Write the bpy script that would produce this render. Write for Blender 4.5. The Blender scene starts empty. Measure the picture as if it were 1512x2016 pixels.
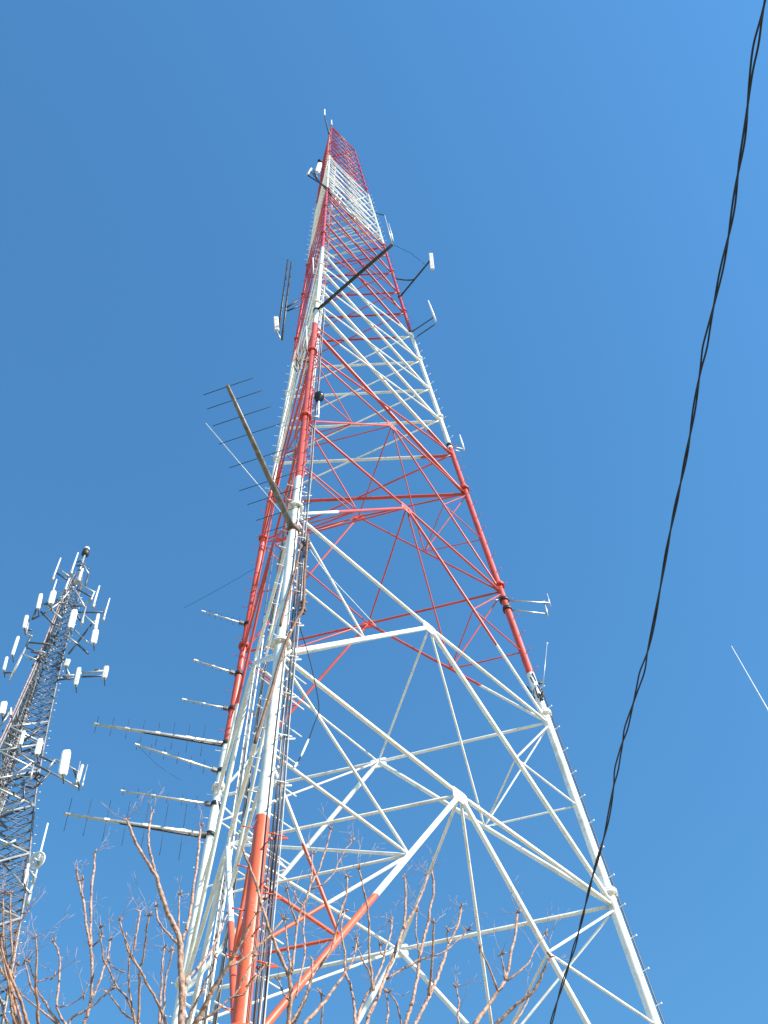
import bpy, math, random
from mathutils import Vector, Matrix, Quaternion
random.seed(7)
SC = bpy.context.scene
COL = SC.collection
# ------------------------------------------------------------------ camera
FPX, PITCH, ROLL, YAW, PHI = 2273.10136, 1.04238304, -.0851019948, .0606923709, -1.81011441
D = 19.2
cy, sy, cp, sp = math.cos(YAW), math.sin(YAW), math.cos(PITCH), math.sin(PITCH)
FWD = Vector((sy*cp, cy*cp, sp)); _r = Vector((cy, -sy, 0)); _u = _r.cross(FWD)
RGT = _r*math.cos(ROLL) + _u*math.sin(ROLL); UPV = -_r*math.sin(ROLL) + _u*math.cos(ROLL)
EYE = Vector((0, -D, 1.6))
cam = bpy.data.cameras.new('camera'); camo = bpy.data.objects.new('camera', cam); COL.objects.link(camo)
cam.sensor_fit = 'VERTICAL'; cam.sensor_height = 36; cam.sensor_width = 27
cam.lens = FPX/2016*36; cam.clip_start = .05; cam.clip_end = 6000
M = Matrix((RGT, UPV, -FWD)).transposed().to_4x4(); M.translation = EYE
camo.matrix_world = M; SC.camera = camo
SC.render.resolution_x = 768; SC.render.resolution_y = 1024
# ------------------------------------------------------------------ light
SUN_EL, SUN_AZ = math.radians(34), math.radians(122)     # azimuth clockwise from +Y
w = bpy.data.worlds.new('World'); SC.world = w; w.use_nodes = True
nt = w.node_tree; nt.nodes.clear()
sky = nt.nodes.new('ShaderNodeTexSky'); sky.sky_type = 'NISHITA'; sky.sun_disc = False
sky.sun_elevation = SUN_EL; sky.sun_rotation = SUN_AZ
sky.altitude = 200; sky.air_density = 2.0; sky.dust_density = 0.4; sky.ozone_density = 8.0
bg = nt.nodes.new('ShaderNodeBackground'); bg.inputs['Strength'].default_value = .120
wo = nt.nodes.new('ShaderNodeOutputWorld')
tint = nt.nodes.new('ShaderNodeMix'); tint.data_type = 'RGBA'; tint.blend_type = 'MULTIPLY'; tint.inputs['Factor'].default_value = 1
tint.inputs['B'].default_value = (.57, .915, 1.03, 1)      # the camera's own cool rendering of a clear sky
nt.links.new(sky.outputs[0], tint.inputs['A']); nt.links.new(tint.outputs['Result'], bg.inputs[0]); nt.links.new(bg.outputs[0], wo.inputs[0])
sun = bpy.data.lights.new('sun', 'SUN'); sun.energy = 5.0; sun.angle = math.radians(.53); sun.color = (1, .94, .86)
suno = bpy.data.objects.new('sun', sun); COL.objects.link(suno)
sdir = Vector((math.sin(SUN_AZ)*math.cos(SUN_EL), math.cos(SUN_AZ)*math.cos(SUN_EL), math.sin(SUN_EL)))
suno.rotation_euler = sdir.to_track_quat('Z', 'Y').to_euler(); suno.location = sdir*60
SC.view_settings.view_transform = 'Standard'; SC.view_settings.look = 'None'
SC.view_settings.exposure = 0.79; SC.view_settings.gamma = 1
# ------------------------------------------------------------------ picture measurements -> metres
def ray(x, y):
    return (FWD + RGT*((x-756)/FPX) - UPV*((y-1008)/FPX)).normalized()
def proj(P):
    d = P-EYE; z = d.dot(FWD)
    return 756+FPX*d.dot(RGT)/z, 1008-FPX*d.dot(UPV)/z
def at_z(x, y, z):
    d = ray(x, y); return EYE + d*((z-EYE.z)/d.z)
def at_y(x, y, Y):
    d = ray(x, y); return EYE + d*((Y-EYE.y)/d.y)
def at_dist(x, y, s):
    return EYE + ray(x, y)*s
ZS = [v*D+1.6 for v in (.9282, 1.8857, 2.6491, 4.485)]; RS = [v*D for v in (.30787, .23077, .17501, .07092)]
def rad(z):
    if z < ZS[0]: return RS[0]+(ZS[0]-z)*(RS[0]-RS[1])/(ZS[1]-ZS[0])
    for i in range(3):
        if z <= ZS[i+1]: return RS[i]+(RS[i+1]-RS[i])*(z-ZS[i])/(ZS[i+1]-ZS[i])
    return RS[3]
ANG = {'A': PHI, 'C': PHI+2*math.pi/3, 'B': PHI-2*math.pi/3}
def leg(k, z):
    r = rad(z); return Vector((r*math.cos(ANG[k]), r*math.sin(ANG[k]), z))
def legz(k, y):
    lo, hi = -2, 87.7
    for _ in range(50):
        m = (lo+hi)/2
        if proj(leg(k, m))[1] > y: lo = m
        else: hi = m
    return lo
# ------------------------------------------------------------------ materials
def mat(name, col, rough=.5, metal=0, var=.15, scale=6, col2=None, bump=0):
    m = bpy.data.materials.new(name); m.use_nodes = True; n = m.node_tree; b = n.nodes['Principled BSDF']
    b.inputs['Roughness'].default_value = rough; b.inputs['Metallic'].default_value = metal
    tc = n.nodes.new('ShaderNodeTexCoord'); no = n.nodes.new('ShaderNodeTexNoise')
    no.inputs['Scale'].default_value = scale; no.inputs['Detail'].default_value = 5
    n.links.new(tc.outputs['Object'], no.inputs['Vector'])
    rp = n.nodes.new('ShaderNodeValToRGB'); c2 = col2 or tuple(c*(1-var*2) for c in col)
    rp.color_ramp.elements[0].position = .35; rp.color_ramp.elements[1].position = .62
    rp.color_ramp.elements[0].color = (*c2, 1); rp.color_ramp.elements[1].color = (*col, 1)
    n.links.new(no.outputs['Fac'], rp.inputs[0]); n.links.new(rp.outputs[0], b.inputs['Base Color'])
    if bump:
        bp = n.nodes.new('ShaderNodeBump'); bp.inputs['Strength'].default_value = bump; bp.inputs['Distance'].default_value = .02
        n.links.new(no.outputs['Fac'], bp.inputs['Height']); n.links.new(bp.outputs[0], b.inputs['Normal'])
    return m
BANDS = [14.77, 27.6, 41.25, 52.85, 66.1, 76.1]
def paint_mat(BANDS=BANDS):
    m = bpy.data.materials.new('banded_tower_paint'); m.use_nodes = True; n = m.node_tree; b = n.nodes['Principled BSDF']
    b.inputs['Roughness'].default_value = .42
    g = n.nodes.new('ShaderNodeNewGeometry'); sx = n.nodes.new('ShaderNodeSeparateXYZ'); n.links.new(g.outputs['Position'], sx.inputs[0])
    O, W = (.72, .125, .050, 1), (.85, .845, .82, 1); O2, R2, R3 = (.62, .085, .055, 1), (.50, .055, .06, 1), (.46, .05, .07, 1)  # upper reds shifted to crimson, painting in the sky's tint over distance
    cols = [O, W, O2, W, R2, W, R3]; prev = None
    wob = n.nodes.new('ShaderNodeTexNoise'); wob.inputs['Scale'].default_value = 3; n.links.new(g.outputs['Position'], wob.inputs['Vector'])
    ma = n.nodes.new('ShaderNodeMath'); ma.operation = 'MULTIPLY_ADD'; ma.inputs[1].default_value = .25; n.links.new(wob.outputs['Fac'], ma.inputs[0]); n.links.new(sx.outputs['Z'], ma.inputs[2])
    for i, zb in enumerate(BANDS):
        gt = n.nodes.new('ShaderNodeMath'); gt.operation = 'GREATER_THAN'; gt.inputs[1].default_value = zb+.12; n.links.new(ma.outputs[0], gt.inputs[0])
        mxb = n.nodes.new('ShaderNodeMix'); mxb.data_type = 'RGBA'; n.links.new(gt.outputs[0], mxb.inputs['Factor'])
        if prev: n.links.new(prev, mxb.inputs['A'])
        else: mxb.inputs['A'].default_value = cols[0]
        mxb.inputs['B'].default_value = cols[i+1]; prev = mxb.outputs['Result']
    no = n.nodes.new('ShaderNodeTexNoise'); no.inputs['Scale'].default_value = 1.7; no.inputs['Detail'].default_value = 8; no.inputs['Roughness'].default_value = .7
    n.links.new(g.outputs['Position'], no.inputs['Vector'])
    r2 = n.nodes.new('ShaderNodeValToRGB'); r2.color_ramp.elements[0].position = .3; r2.color_ramp.elements[0].color = (.60, .55, .50, 1)
    r2.color_ramp.elements[1].position = .52; r2.color_ramp.elements[1].color = (1, 1, 1, 1); n.links.new(no.outputs['Fac'], r2.inputs[0])
    mx = n.nodes.new('ShaderNodeMix'); mx.data_type = 'RGBA'; mx.blend_type = 'MULTIPLY'; mx.inputs['Factor'].default_value = .8
    n.links.new(prev, mx.inputs['A']); n.links.new(r2.outputs[0], mx.inputs['B'])
    # flaked spots showing rust
    n2 = n.nodes.new('ShaderNodeTexNoise'); n2.inputs['Scale'].default_value = 7; n2.inputs['Detail'].default_value = 6
    mp = n.nodes.new('ShaderNodeMapping'); mp.inputs['Scale'].default_value = (1.6, 1.6, .28); n.links.new(g.outputs['Position'], mp.inputs['Vector']); n.links.new(mp.outputs[0], n2.inputs['Vector'])
    r3 = n.nodes.new('ShaderNodeValToRGB'); r3.color_ramp.elements[0].position = .69; r3.color_ramp.elements[0].color = (0, 0, 0, 1)
    r3.color_ramp.elements[1].position = .77; r3.color_ramp.elements[1].color = (1, 1, 1, 1); n.links.new(n2.outputs['Fac'], r3.inputs[0])
    m2 = n.nodes.new('ShaderNodeMix'); m2.data_type = 'RGBA'; n.links.new(r3.outputs[0], m2.inputs['Factor'])
    n.links.new(mx.outputs['Result'], m2.inputs['A']); m2.inputs['B'].default_value = (.16, .08, .045, 1)
    n.links.new(m2.outputs['Result'], b.inputs['Base Color'])
    return m
PAINT = paint_mat(); PAINT_LOW = paint_mat([11.5]+BANDS[1:])
GALV = mat('galvanised_steel', (.50, .52, .54), .42, .55, .12, 9)
MAST = mat('weathered_mast_steel', (.23, .22, .23), .5, .2, .2, 4, (.09, .085, .085))
DARK = mat('dark_steel', (.06, .058, .06), .5, .4, .2, 8)
STEEL2 = mat('dark_mount_steel', (.13, .13, .14), .45, .4, .2, 6)  # darker grey steel for mast mounts and struts
ALU = mat('aluminium_boom', (.62, .61, .60), .38, .6, .1, 10)
BROWN = mat('weathered_grey_brown_tube', (.23, .20, .18), .5, .1, .25, 7)
WHITE = mat('white_fibreglass', (.80, .81, .80), .35, 0, .05, 5)
GREYW = mat('off_white_housing', (.66, .65, .60), .45, 0, .12, 5)
BLACK = mat('black_cable_jacket', (.010, .010, .014), .3, 0, .2, 12)
COAX = mat('grey_coax_jacket', (.20, .19, .20), .45, 0, .3, 3)
COAXL = mat('pale_coax_jacket', (.50, .49, .48), .45, 0, .2, 3)
COAXD = mat('dark_coax_jacket', (.05, .045, .045), .4, 0, .3, 3)
RUST = mat('rusty_brown_cable', (.20, .10, .06), .7, 0, .25, 9)
BARK = mat('pale_tan_bark', (.50, .325, .245), .85, 0, .2, 26, (.21, .105, .075), .8)
BARK2 = mat('reddish_bark', (.46, .26, .165), .85, 0, .2, 26, (.17, .085, .055), .8)
TWIG = mat('thin_red_twig', (.50, .38, .36), .8, 0, .2, 20)
CONC = mat('concrete', (.36, .35, .33), .9, 0, .15, 3)
GRASS = mat('dry_winter_grass', (.34, .29, .19), .95, 0, .3, .8, (.22, .20, .11), .5)
WOODP = mat('creosoted_pole_wood', (.12, .085, .06), .85, 0, .25, 8)
# ------------------------------------------------------------------ mesh builder
class MB:
    def __init__(s): s.v = []; s.f = []; s.sm = []
    def poly(s, pts, rads, n=8, caps=True):
        pts = [Vector(p) for p in pts]; L = len(pts)
        if isinstance(rads, (int, float)): rads = [rads]*L
        t0 = (pts[1]-pts[0]).normalized(); a = Vector((0, 0, 1)) if abs(t0.z) < .9 else Vector((1, 0, 0))
        nrm = t0.cross(a).normalized(); base = len(s.v); prev = t0
        for i, p in enumerate(pts):
            if i == 0: t = t0
            elif i == L-1: t = (pts[i]-pts[i-1]).normalized()
            else: t = ((pts[i]-pts[i-1]).normalized()+(pts[i+1]-pts[i]).normalized())
            t = t.normalized() if t.length > 1e-9 else prev
            nrm = (nrm-t*nrm.dot(t)); nrm = nrm.normalized() if nrm.length > 1e-6 else t.orthogonal().normalized()
            b = t.cross(nrm); prev = t
            for k in range(n):
                an = 2*math.pi*k/n; s.v.append(p+(nrm*math.cos(an)+b*math.sin(an))*rads[i])
        for i in range(L-1):
            for k in range(n):
                q = base+i*n; s.f.append((q+k, q+(k+1) % n, q+n+(k+1) % n, q+n+k)); s.sm.append(True)
        if caps:
            s.f.append(tuple(base+k for k in reversed(range(n)))); s.sm.append(False)
            q = base+(L-1)*n; s.f.append(tuple(q+k for k in range(n))); s.sm.append(False)
        return s
    def tube(s, a, b, r, r2=None, n=8): return s.poly([a, b], [r, r if r2 is None else r2], n)
    def box(s, c, ax, ay, az, ch=.12):
        # bevelled box: half-axis vectors ax, ay, az; edges along az chamfered
        c, ax, ay, az = Vector(c), Vector(ax), Vector(ay), Vector(az)
        prof = [(1, 1-ch), (1-ch, 1), (-1+ch, 1), (-1, 1-ch), (-1, -1+ch), (-1+ch, -1), (1-ch, -1), (1, -1+ch)]
        rows = [(-1, 1-ch*.7), (-1+ch*.5, 1), (1-ch*.5, 1), (1, 1-ch*.7)]
        base = len(s.v)
        for h, sc in rows:
            for x, y in prof: s.v.append(c+ax*x*sc+ay*y*sc+az*h)
        for i in range(3):
            for k in range(8):
                q = base+i*8; s.f.append((q+k, q+(k+1) % 8, q+8+(k+1) % 8, q+8+k)); s.sm.append(False)
        s.f.append(tuple(base+k for k in reversed(range(8)))); s.sm.append(False)
        s.f.append(tuple(base+24+k for k in range(8))); s.sm.append(False)
        return s
    def dome(s, c, r, h, up=Vector((0, 0, 1)), n=14, rows=6):
        pts = []; rr = []
        for i in range(rows+1):
            a = i/rows*math.pi/2; pts.append(c+up*h*math.sin(a)); rr.append(max(.002, r*math.cos(a)))
        return s.poly(pts, rr, n)
    def ring(s, c, ax, ay, r, n=20, k=6):
        pts = [c+ax*math.cos(2*math.pi*i/n)+ay*math.sin(2*math.pi*i/n) for i in range(n+1)]
        return s.poly(pts, r, k, False)
    def build(s, name, m, parent=None, origin=None):
        me = bpy.data.meshes.new(name); o = bpy.data.objects.new(name, me); COL.objects.link(o)
        org = Vector(origin) if origin is not None else Vector((0, 0, 0))
        off = Vector((0, 0, 0))
        if parent is not None:
            o.parent = parent; w_ = parent; off = Vector((0, 0, 0))
            while w_ is not None: off = off + w_.location; w_ = w_.parent
        me.from_pydata([tuple(v-org-off) for v in s.v], [], s.f); me.polygons.foreach_set('use_smooth', s.sm)
        me.materials.append(m); me.validate(); me.update(); o.location = org
        return o
def tag(o, label, cat, group=None, kind=None):
    if label: o['label'] = label
    if cat: o['category'] = cat
    if group: o['group'] = group
    if kind: o['kind'] = kind
    return o
def thing(name, loc, label, cat, group=None):
    o = bpy.data.objects.new(name, None); COL.objects.link(o); o.location = loc; o.empty_display_size = .3
    return tag(o, label, cat, group)
def lerp(a, b, t): return a+(b-a)*t
def arc(pts, per=4):
    # Catmull-Rom smoothing of a traced line
    P = [Vector(p) for p in pts]
    if len(P) < 3: return P
    P = [P[0]*2-P[1]]+P+[P[-1]*2-P[-2]]; out = []
    for i in range(1, len(P)-2):
        for j in range(per):
            t = j/per; a, b, c, d = P[i-1], P[i], P[i+1], P[i+2]
            out.append(.5*((2*b)+(c-a)*t+(2*a-5*b+4*c-d)*t*t+(3*b-a-3*c+d)*t**3))
    out.append(P[-2]); return out
# ------------------------------------------------------------------ ground
g = MB()
S_ = 3000; N_ = 40
def gh(x, y): return -.15-.25*math.sin(x*.05)*math.cos(y*.04) if abs(x)+abs(y) > 60 else -.0
co = [-S_, -1500, -600, -250, -120, -70, -40, -20, -8, 0, 8, 20, 40, 70, 120, 250, 600, 1500, S_]
for y in co:
    for x in co: g.v.append(Vector((x, y, gh(x, y))))
nn = len(co)
for j in range(nn-1):
    for i in range(nn-1): g.f.append((j*nn+i, j*nn+i+1, (j+1)*nn+i+1, (j+1)*nn+i)); g.sm.append(True)
tag(g.build('ground', GRASS), None, None, kind='structure')
# ------------------------------------------------------------------ the big three-legged tower
TW = thing('lattice_tower', (0, 0, 0), 'huge red and white three-legged lattice tower filling the middle of the view', 'tower')
HL, HU = .3191626*D, .1526893*D
ZM1 = ZS[1]
KZ = [ZM1, ZM1-HL, ZM1-2*HL, ZM1-3*HL, 10.42, 1.0]
ZTOP = ZS[3]
def legr(z):
    t = [(0, .125), (20, .113), (40, .096), (60, .068), (76, .047), (88, .034)]
    for (a, ra), (b, rb) in zip(t, t[1:]):
        if z <= b: return ra+(rb-ra)*(z-a)/(b-a)
    return .034
OUT = {k: Vector((math.cos(a), math.sin(a), 0)) for k, a in ANG.items()}
TAN = {k: Vector((-math.sin(a), math.cos(a), 0)) for k, a in ANG.items()}
# cross-braced panel levels
XZ = [ZM1+HU*i for i in range(10)]
while XZ[-1] < ZTOP-.05: XZ.append(min(ZTOP, XZ[-1]+HU/2))
LEGO = {}
nb = 0
for k in 'ABC':
    mb = MB(); zz = [.45]+[x for x in (4, 8, 12, 16)]+[20+i*4 for i in range(17)]+[ZTOP+.1]
    mb.poly([leg(k, z) for z in zz], [legr(z) for z in zz], 18)
    lo = LEGO[k] = mb.build('leg', PAINT, TW)
    fz = [z+.32 for z in KZ[:5]]+[z+.25 for z in XZ[2::2]]
    for z in fz:
        if z > ZTOP: continue
        r = legr(z); d = (leg(k, z+.1)-leg(k, z)).normalized(); p = leg(k, z); m2 = MB()
        m2.tube(p-d*.055, p-d*.004, r*1.75, n=18); m2.tube(p+d*.004, p+d*.055, r*1.75, n=18)
        for q in range(8):
            an = q*math.pi/4+.2; c = p+(OUT[k]*math.cos(an)+TAN[k]*math.sin(an))*r*1.45
            m2.tube(c-d*.095, c+d*.095, .022 if z < 45 else .015, n=6)
        m2.build('flange', PAINT, lo)
    # climbing step bolts
    st = MB(); cnt = 0; z = 8.2 if k == 'A' else 13.0; side = 1
    while z < ZTOP-1:
        p = leg(k, z); r = legr(z); d = (OUT[k]*.55+TAN[k]*side*.85).normalized()
        e = p+d*(r+.17)
        tgt = MB() if cnt < 33 else st
        tgt.tube(p+d*r*.85, e, .010, n=5); tgt.tube(e-d*.012, e+d*.006, .021, n=6)
        if cnt < 33: tgt.build('step_bolt', PAINT, lo)
        cnt += 1; z += .42; side = -side
    so = st.build('step_bolt', PAINT, lo); so['kind'] = 'stuff'
    # concrete pier is a thing of its own
    c = leg(k, 0); pr = MB(); pr.poly([c+Vector((0, 0, -.4)), c+Vector((0, 0, .40)), c+Vector((0, 0, .45))], [.75, .75, .70], 20)
    lab = {'A': 'round concrete pier under the nearest tower leg', 'B': 'round concrete pier under the left tower leg', 'C': 'round concrete pier under the right tower leg'}[k]
    tag(pr.build('concrete_pier', CONC), lab, 'pier', 'concrete piers under the tower legs')
FACES = [('A', 'C'), ('A', 'B'), ('C', 'B')]
OBS = {0: {'AC': (771, 838), 'AB': (561, 893), 'CB': (705, 1018)}, 1: {'AC': (800, 1000), 'AB': (538, 1068), 'CB': (725, 1228)},
       2: {'AC': (845, 1235), 'AB': (500, 1306), 'CB': (745, 1500)}, 3: {'AC': (905, 1565), 'AB': (448, 1661), 'CB': (785, 1870)}}
MID = {}
for i, z in enumerate(KZ):
    for X, Y in FACES:
        m = (leg(X, z)+leg(Y, z))/2; key = X+Y
        if i in OBS:     # the gussets hang a few centimetres off the true centre
            e = (leg(Y, z)-leg(X, z)).normalized(); zz = Vector((0, 0, 1)); p0 = proj(m); pe = proj(m+e*.1); pz = proj(m+zz*.1)
            a, b, c_, d_ = (pe[0]-p0[0])/.1, (pz[0]-p0[0])/.1, (pe[1]-p0[1])/.1, (pz[1]-p0[1])/.1
            dx, dy = OBS[i][key][0]-p0[0], OBS[i][key][1]-p0[1]; det = a*d_-b*c_
            if abs(det) > 1:
                u = (dx*d_-b*dy)/det; v = (a*dy-dx*c_)/det
                if abs(u) < .5 and abs(v) < .5: m = m+e*u+zz*v
        MID[i, key] = m
def member(name, a, b, r, trim0=.0, trim1=.0, n=12, m=None):
    d = (b-a).normalized(); a2, b2 = a+d*trim0, b-d*trim1
    mb = MB(); e = min(.16, (b2-a2).length*.06); mb.poly([a2, a2+d*e, a2+d*(e+.06), b2-d*(e+.06), b2-d*e, b2], [r*.8, r*.8, r, r, r*.8, r*.8], n)
    return mb.build(name, m or PAINT, TW)
SUBC = {}
for i in range(5):
    z0, z1 = KZ[i], KZ[i+1]; n = 3 if i >= 3 else 2
    rl = [.031, .037, .043, .046, .05][i]; rd = [.031, .040, .058, .056, .056][i]; rs = [.019, .022, .026, .030, .032][i]
    for X, Y in FACES:
        key = X+Y; m = MID[i, key]
        gp = MB(); e = (leg(Y, z0)-leg(X, z0)).normalized(); up = Vector((0, 0, 1)); nv = e.cross(up)
        gp.box(m-up*.05, e*.22, nv*.018, up*.17, .3); gp.build('gusset_plate', PAINT, TW)
        for K in (X, Y):
            ln = legr(z0)
            member('horizontal_strut', leg(K, z0), m, rl, ln, .05)
            q = leg(K, z1)
            lowp = PAINT_LOW if (i == 3 and K == 'C') else PAINT
            member('diagonal_brace', m, q, rd, .05, legr(z1), 12, lowp)
            S = [lerp(m, q, t/n) for t in range(n)]; L = [leg(K, lerp(z0, z1, t/n)) for t in range(n)]
            SUBC[i, key, K] = S
            for t in range(1, min(n, 3)):
                member('secondary_brace', L[t-1]-Vector((0, 0, .12)), S[t], rs, legr(z0), rd, 10, lowp)
                member('secondary_brace', L[t], S[t], rs, legr(z0), rd, 10, lowp)
    # plan bracing between the three mid nodes
    for p, q in (('AC', 'AB'), ('AB', 'CB'), ('AC', 'CB')):
        member('plan_brace', MID[i, p], MID[i, q], rs*1.15, .08, .08, 8)
    # hip bracing round the corners, and the ties across them
    for k, a, b in (('A', 'AB', 'AC'), ('C', 'AC', 'CB'), ('B', 'CB', 'AB')):
        Sa, Sb = SUBC[i, a, k], SUBC[i, b, k]
        member('hip_brace', MID[i, a], Sb[1], rs*1.1, .06, .05, 8)
        for t in range(1, min(n, 3)):
            member('corner_tie', Sa[t], Sb[t], rs*.9, .05, .05, 8)
            if t+1 < min(n, 3): member('hip_brace', Sb[t], Sa[t+1], rs*1.1, .05, .05, 8)
far = MB(); cnt = 0
for i in range(len(XZ)-1):
    z0, z1 = XZ[i], XZ[i+1]; q_ = min(1, (z0-ZM1)/45)
    for fi, (X, Y) in enumerate(FACES):
        # one diagonal of every X is a heavy tube, the other a slim one behind it
        for s_, (a, b) in ((1, (leg(X, z0), leg(Y, z1))), (-1, (leg(Y, z0), leg(X, z1)))):
            heavy = s_ == (-1 if X+Y != 'CB' else 1); r = (.030-.012*q_) if X+Y == 'AB' else (.064-.036*q_) if heavy else (.034-.013*q_)
            nv = (leg(Y, z0)-leg(X, z0)).cross(Vector((0, 0, 1))).normalized()*(.06-.03*q_)
            a, b = a+nv*s_+Vector((0, 0, .05)), b+nv*s_-Vector((0, 0, .05)); d = (b-a).normalized(); l_ = legr(z0)*.9
            if cnt < 96:
                mb = MB(); e_ = min(.25, (b-a).length*.08); mb.poly([a+d*l_, a+d*(l_+e_), b-d*(l_+e_), b-d*l_], [r*.7, r, r, r*.7], 10); mb.build('cross_brace', PAINT, TW)
            else: far.tube(a+d*l_, b-d*l_, r, n=8)
            cnt += 1
        if i >= 9 and i % 4 == 1: far.tube(leg(X, z0), leg(Y, z0), .024, n=6)
for X, Y in FACES: far.tube(leg(X, ZTOP), leg(Y, ZTOP), .035, n=6)
fo = far.build('cross_brace', PAINT, TW); fo['kind'] = 'stuff'
tp = MB()
for s_ in range(7):
    t = (s_+.5)/7; tp.tube(lerp(leg('A', ZTOP-.06), leg('B', ZTOP-.06), t), lerp(leg('A', ZTOP-.06), leg('C', ZTOP-.06), t), .02, n=5)
tp.build('top_grating', PAINT, TW)
# coax run beside the near leg, clamped every metre or so
for k in range(8):
    mb = MB(); zt = 25.2 if k < 4 else (63 if k < 6 else 44); z = 3.0; pts = []
    while z < zt:
        pts.append(leg('A', z)+Vector((.145+.021*k, .17-.008*k+.010*math.sin(z*1.3+k), 0))+Vector((.012*math.sin(z*.9+k*2), 0, 0)))
        z += 1.3
    mb.poly(pts, .010 if k % 3 else .013, 7); mb.build('coax_cable', (COAXD, COAXL, COAX)[k % 3], TW)
z = 4.5
while z < 62:
    mb = MB(); p = leg('A', z); wd = .34 if z < 25 else .27
    mb.tube(p+Vector((.08, .06, 0)), p+Vector((wd, .15, .0)), .013, n=5); mb.box(p+Vector((wd*.72, .20, 0)), (.15, 0, 0), (0, .006, 0), (0, 0, .02)); mb.build('cable_bracket', PAINT, TW); z += 1.25
# coax ladder climbing the middle of the left face
def facemid(z, off=.0, inn=.25):
    a, b = leg('A', z), leg('B', z); e = (b-a).normalized(); nin = Vector((-(a+b).x, -(a+b).y, 0)).normalized()
    return (a+b)/2+e*off+nin*inn
for k in range(9):
    mb = MB(); pts = [facemid(z, -.26+.065*k+.012*math.sin(z*.8+k), .30) for z in [2+1.6*i for i in range(36 if k < 5 else 24)]]
    mb.poly(pts, .021 if k % 2 else .016, 6); mb.build('coax_cable', (COAXD, COAX, COAXD, COAXL)[k % 4], TW)
z = 3
while z < 58:
    mb = MB(); mb.tube(facemid(z, -.36, .27), facemid(z, .36, .27), .014, n=5); mb.build('tray_rung', GALV if z > 28 else PAINT, TW); z += 1.4
lad = MB()
for s_ in (0, .42): lad.poly([facemid(z, -.75-s_, .55) for z in (1, 20, 40, 60, 80)], .018, 6)
z = 1.5
while z < 78: lad.tube(facemid(z, -.75, .55), facemid(z, -1.17, .55), .012, n=5); z += .38
lad.build('ladder', PAINT, TW)
mb = MB(); mb.poly([leg('C', z)+OUT['C']*(legr(z)+.05)-TAN['C']*.05+Vector((0, .01*math.sin(z), 0)) for z in range(3, 28, 2)], .016, 6); mb.build('conduit', COAXD, TW)
for an_, m_, rr_ in ((1.0, COAXD, .011),):
    mb = MB(); dv_ = OUT['A']*math.cos(an_)+TAN['A']*math.sin(an_)
    mb.poly([leg('A', z)+dv_*(legr(z)+.022)+Vector((.012*math.sin(z*.7), 0, 0)) for z in range(2, 40)], rr_, 6); mb.build('conduit', m_, TW)
acd = (leg('C', 10)-leg('A', 10)).normalized(); z = 9.0
while z < 34:
    mb = MB(); p = facemid(z, -.3, .2); mb.tube(p, p+acd*(1.5 if z < 26 else 1.0), .020, n=6); mb.build('tray_rung', PAINT, TW); z += 1.05
for q in range(5):
    mb = MB(); mb.poly([facemid(z, .3+.17*q+.02*math.sin(z+q*2), .15+.05*(q % 2)) for z in [6+2.2*i for i in range(9+2*(q % 3))]], .016+.006*(q % 2), 6); mb.build('coax_cable', (COAXL, PAINT, COAX)[q % 3], TW)
# rusty cables slung across the near leg
def front(x, y, k='A', off=.30):
    zz = legz(k, y); p = leg(k, zz); d = ray(x, y); dd = Vector((d.x, d.y, 0)); s_ = (p-EYE).dot(dd)/dd.length_squared
    q = EYE+d*s_; return q-d.normalized()*off
mb = MB(); mb.poly(arc([front(x, y) for x, y in ((606, 1052), (603, 1090), (599, 1140), (597, 1196), (583, 1222), (565, 1262), (550, 1305), (534, 1362), (518, 1412), (502, 1462))]), .032, 8)
tag(mb.build('slack_cable', RUST), 'long rusty brown cable slung diagonally across the white near leg', 'cable', 'rusty cables tied to the near leg')
mb = MB(); mb.poly(arc([front(x, y) for x, y in ((592, 1072), (584, 1110), (574, 1150), (561, 1196), (552, 1232))]), .026, 8)
tag(mb.build('slack_cable', RUST), 'shorter rusty brown cable hanging down the white near leg just above the long one', 'cable', 'rusty cables tied to the near leg')
for (x, y, r, l) in ((603, 1072, .14, 'dark weathered connector bundle strapped at the foot of the large yagi boom'), (598, 1198, .10, 'small dark spiky connector bundle lashed beside the near white leg')):
    mb = MB(); c = front(x, y, 'A', .1)
    for q in range(14):
        a = c+Vector((random.uniform(-1, 1)*r*.6, random.uniform(-.5, .5)*r, random.uniform(-2.2, 2.2)*r)); b = a+Vector((random.uniform(-1, 1)*r*.7, random.uniform(-1, 1)*r*.5, random.uniform(-1.6, 1.6)*r))
        mb.tube(a, b, random.uniform(.014, .035), n=7)
    tag(mb.build('connector_bundle', DARK if r > .12 else RUST), l, 'connector bundle')
# thin wires
def wire(pts, r, m, label, ins=()):
    o = MB().poly(arc(pts), r, 6).build('thin_wire', m); tag(o, label, 'wire')
    for a, b in ins: MB().poly([a, lerp(a, b, .2), lerp(a, b, .8), b], [.012, .02, .02, .012], 8).build('insulator', WHITE, o)
    return o
def on_face(x, y, X='A', Y='C', off=.0):
    # intersect the ray with the plane of a tower face
    p0, p1, p2 = leg(X, 10), leg(Y, 10), leg(X, 40); nv = (p1-p0).cross(p2-p0).normalized(); d = ray(x, y)
    return EYE+d*((p0-EYE).dot(nv)/d.dot(nv)-off)
wp = [on_face(x, y, off=.25) for x, y in ((588, 1228), (603, 1275), (616, 1325), (628, 1392), (617, 1430), (605, 1462), (592, 1490), (579, 1512))]
wire(wp, .011, BLACK, 'dark wire with white insulators hanging loose below the white horizontal strut', [(wp[5]+(wp[4]-wp[5])*.2, wp[6]), (lerp(wp[6], wp[7], .5), wp[7])])
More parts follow.
